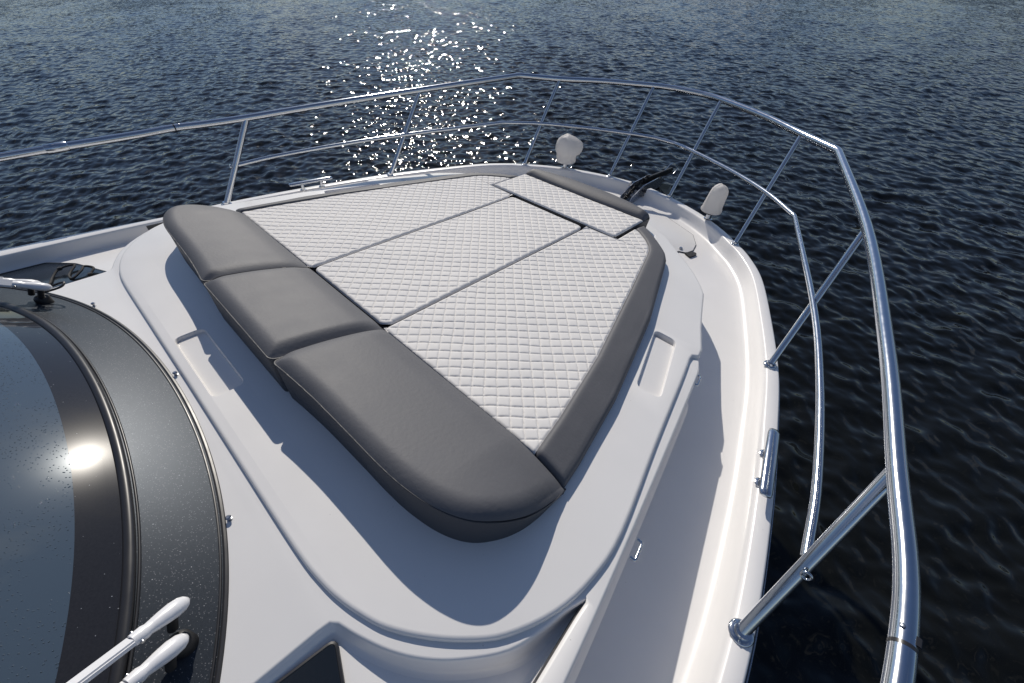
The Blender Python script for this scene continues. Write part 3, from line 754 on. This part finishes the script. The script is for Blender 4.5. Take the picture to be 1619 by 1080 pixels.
# joints in the top rail
for s in (1, -1):
    c = np.array([s*2.080, .676, .283]); d = np.array([s*-.035, .6, .03]); d /= np.linalg.norm(d)
    rp_('joint_gap', tube([c-d*.004, c+d*.004], .0229, 20), 'rubber')
    sl_ = np.array([s*2.097, .06, .2545]); d2 = np.array([s*-.02, .6, .025]); d2 /= np.linalg.norm(d2)
    rp_('rail_sleeve', tube([sl_-d2*.055, sl_-d2*.05, sl_+d2*.05, sl_+d2*.055], [.022, .0275, .0275, .022], 20))
    rp_('joint_screw', lathe([(.005, 0), (.005, .002), (.003, .003)], c+d*.03+np.array([-s*.0125, 0, .0185]), 10, (-s*.55, 0, .83)), 'steeld')
    rp_('joint_latch', rbox(c+d*.018+np.array([s*.013, 0, .017]), (.012, .022, .008), .002), 'rubber')
    # ring eye on the aft stanchion
    e = np.array([s*2.0, .895, .008]); V = []
    ringp = [e+.012*np.array([math.cos(a)*s, .2*math.sin(a), math.sin(a)]) for a in np.linspace(0, 2*math.pi, 17)]
    rp_('ring_eye', tube(ringp, .004, 8, False))

# ------------------------------------------------------------------ mooring cleats
def cleat(s, label):
    B = (s*1.838, 1.39, zg(1.39)); t = thing('mooring_cleat', label, 'cleat', B, 'mooring cleats on the gunwale')
    B = np.array(B); ax = np.array([s*-.21, 1, .03]); ax /= np.linalg.norm(ax); sd_ = np.cross(ax, [0, 0, 1]); sd_ /= np.linalg.norm(sd_)
    c = B+np.array([0, 0, .058])
    V = []; seg = 14; prof = [(-.172, .010), (-.168, .017), (-.15, .0205), (0, .0215), (.15, .0205), (.168, .017), (.172, .010)]
    nn = np.cross(sd_, ax); nn = nn*np.sign(nn[2])
    for l_, r_ in prof:
        for k in range(seg):
            a = 2*math.pi*k/seg; V.append(c+ax*l_+sd_*r_*1.15*math.cos(a)+nn*r_*.62*math.sin(a))
    F = [[i*seg+k, i*seg+(k+1) % seg, (i+1)*seg+(k+1) % seg, (i+1)*seg+k] for i in range(len(prof)-1) for k in range(seg)]+[list(range(seg)), [(len(prof)-1)*seg+k for k in range(seg)]]
    part('horn_bar', *fix((np.array(V), F)), MT['steel'], t, B, 50)
    for k in (-.075, .075):
        p0 = B+ax*k; lg = part('leg', *tube([p0-np.array([0, 0, .002]), p0+np.array([0, 0, .02]), p0+np.array([0, 0, .052])], [.017, .012, .012], 12), MT['steel'], t, B, 50)
        part('foot', *lathe([(.024, 0), (.024, .004), (.018, .008)], p0-np.array([0, 0, .0005]), 16), MT['steel'], lg, B, 50)
cleat(1, 'polished steel cleat on the gunwale near the camera, starboard')
cleat(-1, 'polished steel cleat on the far port gunwale')

# ------------------------------------------------------------------ covered bow lamps
def lamp(s, label):
    B = np.array([s*.735, 3.425, zg(3.425)]); t = thing('covered_deck_lamp', label, 'lamp', B, 'covered lamps on the bow gunwale')
    part('post', *lathe([(.034, 0), (.034, .006), (.022, .010), (.02, .075)], B-np.array([0, 0, .0005]), 16), MT['steel'], t, B, 50)
    part('bracket', *rbox(B+np.array([-.012, -.012, .062]), (.06, .06, .03), .005), MT['black'], t, B)
    if s > 0:   # slim dome
        prof = [(.072, .080, .080, 0, 0), (.066, .090, .090, 0, 0), (.076, .093, .093, 0, .0), (.095, .086, .086, 0, .0), (.14, .082, .083, 0, .004), (.18, .079, .081, 0, .008), (.215, .076, .078, 0, .012), (.245, .070, .072, 0, .014), (.268, .058, .060, 0, .015), (.284, .040, .042, 0, .015), (.293, .019, .020, 0, .015), (.295, .003, .003, 0, .015)]
        prof = [(.012+h*.90, rx*.85, ry*.85, ox, oy) for h, rx, ry, ox, oy in prof]
    else:       # wide hood, overhanging forward
        prof = [(.066, .074, .074, 0, 0), (.060, .084, .084, 0, 0), (.072, .088, .088, 0, .0), (.10, .088, .088, 0, .0), (.128, .090, .092, 0, .004), (.140, .104, .108, -.008, .014), (.165, .117, .122, -.009, .016), (.20, .122, .126, -.008, .015), (.232, .116, .118, -.006, .012), (.258, .096, .098, -.002, .004), (.28, .068, .070, .003, -.003), (.295, .040, .042, .006, -.006), (.302, .016, .016, .007, -.007), (.303, .002, .002, .007, -.007)]
    seg = 28; V = []
    for j, (h, rx, ry, ox, oy) in enumerate(prof):
        for k in range(seg):
            a = 2*math.pi*k/seg; cr_ = 1+.028*math.sin(3*a+h*24+s)+.020*math.sin(5*a-h*34)+.010*math.sin(9*a+h*50)
            e = 2/2.5; ca, sa = math.cos(a), math.sin(a)
            V.append(B+np.array([s*(ox+0)+rx*cr_*math.copysign(abs(ca)**e, ca), oy+ry*cr_*math.copysign(abs(sa)**e, sa), h+.004*math.sin(2*a+h*10)*(h > .06)]))
    F = [[i*seg+k, i*seg+(k+1) % seg, (i+1)*seg+(k+1) % seg, (i+1)*seg+k] for i in range(len(prof)-1) for k in range(seg)]+[list(reversed(range(seg))), [(len(prof)-1)*seg+k for k in range(seg)]]
    cv = part('cover', np.array(V), F, MT['cover'], t, B, 55)
    for a in (.9, .9+math.pi):
        sm = []
        for h, rx, ry, ox, oy in prof[2:-1]:
            ca, sa = math.cos(a), math.sin(a); e = .8; cr_ = 1+.028*math.sin(3*a+h*24+s)+.020*math.sin(5*a-h*34)+.010*math.sin(9*a+h*50)
            sm.append(B+np.array([s*ox+rx*cr_*math.copysign(abs(ca)**e, ca), oy+ry*cr_*math.copysign(abs(sa)**e, sa), h+.004*math.sin(2*a+h*10)*(h > .06)]))
        part('seam', *tube(np.array(sm), .0028, 6), MT['cover'], cv, B, 60)
    rg = prof[1][1]; ring = [B+np.array([rg*math.cos(a), rg*math.sin(a), prof[1][0]+.002]) for a in np.linspace(0, 2*math.pi, 29)]
    part('drawstring_hem', *tube(ring, .0045, 6, False), MT['cover'], cv, B, 60)
lamp(1, 'white covered lamp on the starboard bow, standing against dark water')
lamp(-1, 'white covered lamp on the port bow, left of the anchor')

# ------------------------------------------------------------------ anchor gear in the bow notch
AB = (0, 3.62, float(zdk(3.52))+.012)
an = thing('anchor_roller', 'dark anchor chain, roller and shank in the bow notch', 'anchor', AB)
AB = np.array(AB)
def ap(name, vf, m, par=None): return part(name, vf[0], vf[1], MT[m], par or an, AB, 50)
for s in (1, -1):
    pr = [(3.36, -.262), (3.40, -.20), (3.58, -.135), (3.86, -.125), (4.0, -.16), (3.98, -.225), (3.7, -.245), (3.5, -.262)]
    V = [(s*.055, y, z) for y, z in pr]+[(s*.047, y, z) for y, z in pr]; N = len(pr)
    F = [list(range(N)), [N+k for k in reversed(range(N))]]+[[k, N+k, N+(k+1) % N, (k+1) % N] for k in range(N)]
    ap('cheek_plate', fix((np.array(V), F)), 'steeld')
ap('floor_plate', rbox((0, 3.60, -.252), (.11, .5, .008), .002), 'steeld')
ap('roller', lathe([(.05, -.042), (.048, -.03), (.03, -.008), (.03, .008), (.048, .03), (.05, .042)], (0, 3.93, -.185), 18, (1, 0, 0)), 'black')
ap('shank', rbox((0, 3.95, -.135), (.03, .62, .05), .006, Matrix.Rotation(R(-2), 3, 'X')), 'chain')
for s in (1, -1):
    V = [(0, 4.02, -.22), (0, 4.38, -.33), (s*.20, 4.10, -.40), (s*.10, 3.98, -.34)]; V += [(a, b, c-.02) for a, b, c in V]
    ap('fluke', fix((np.array(V, float), [[0, 1, 2, 3], [7, 6, 5, 4], [0, 4, 5, 1], [1, 5, 6, 2], [2, 6, 7, 3], [3, 7, 4, 0]])), 'chain')
# chain links
path = catmull([(0, 3.22, float(zdk(3.22))+.035), (0, 3.36, -.225), (0, 3.5, -.165), (0, 3.62, -.115), (0, 3.78, -.10)], 12)
dl = np.r_[0, np.cumsum(np.linalg.norm(np.diff(path, axis=0), axis=1))]
k = 0
for a in np.arange(.01, dl[-1]-.01, .036):
    c = np.array([np.interp(a, dl, path[:, i]) for i in range(3)]); c2 = np.array([np.interp(min(a+.01, dl[-1]), dl, path[:, i]) for i in range(3)])
    d = c2-c; d /= np.linalg.norm(d); sd_ = np.array([1., 0, 0]); nn = np.cross(d, sd_); q = sd_ if k % 2 else nn
    loop = [c+d*.026*math.cos(t)+q*.015*math.sin(t) for t in np.linspace(0, 2*math.pi, 13)]
    ap('chain_link', tube(loop, .0062, 6, False), 'chain'); k += 1
wl = catmull([(.0, 4.02, -.15), (.0, 4.12, -.10), (.01, 4.19, -.065), (.03, 4.26, -.09), (.04, 4.30, -.13), (.03, 4.2, -.2)], 6)
ap('retaining_wire', tube(wl, .0035, 6), 'steel')

# ------------------------------------------------------------------ loose hose on the port side glass
LBp = (-1.30, -.25, -.13)
ln = thing('black_hose', 'thin black hose lying in two loops on the port side glass', 'hose', LBp)
def hz(x, y, h=.016): return (x, y, float(zfloor(x))+h)
h1 = [hz(-1.15, -.33), hz(-1.21, -.29), hz(-1.30, -.27), hz(-1.36, -.23, .03), hz(-1.36, -.17, .03), hz(-1.30, -.20)]
h2 = [hz(-1.30, -.20), hz(-1.25, -.21), hz(-1.20, -.20), hz(-1.24, -.155, .03), hz(-1.28, -.135, .035), hz(-1.235, -.105, .03), hz(-1.19, -.13)]
hs = part('hose', *tube(catmull(h1+h2[1:], 8), .0055, 8), MT['rope'], ln, LBp, 60)
for p in (h1[3], h2[-1]): part('hose_clip', *rbox(np.array(p), (.02, .02, .016), .003), MT['black'], hs, LBp)
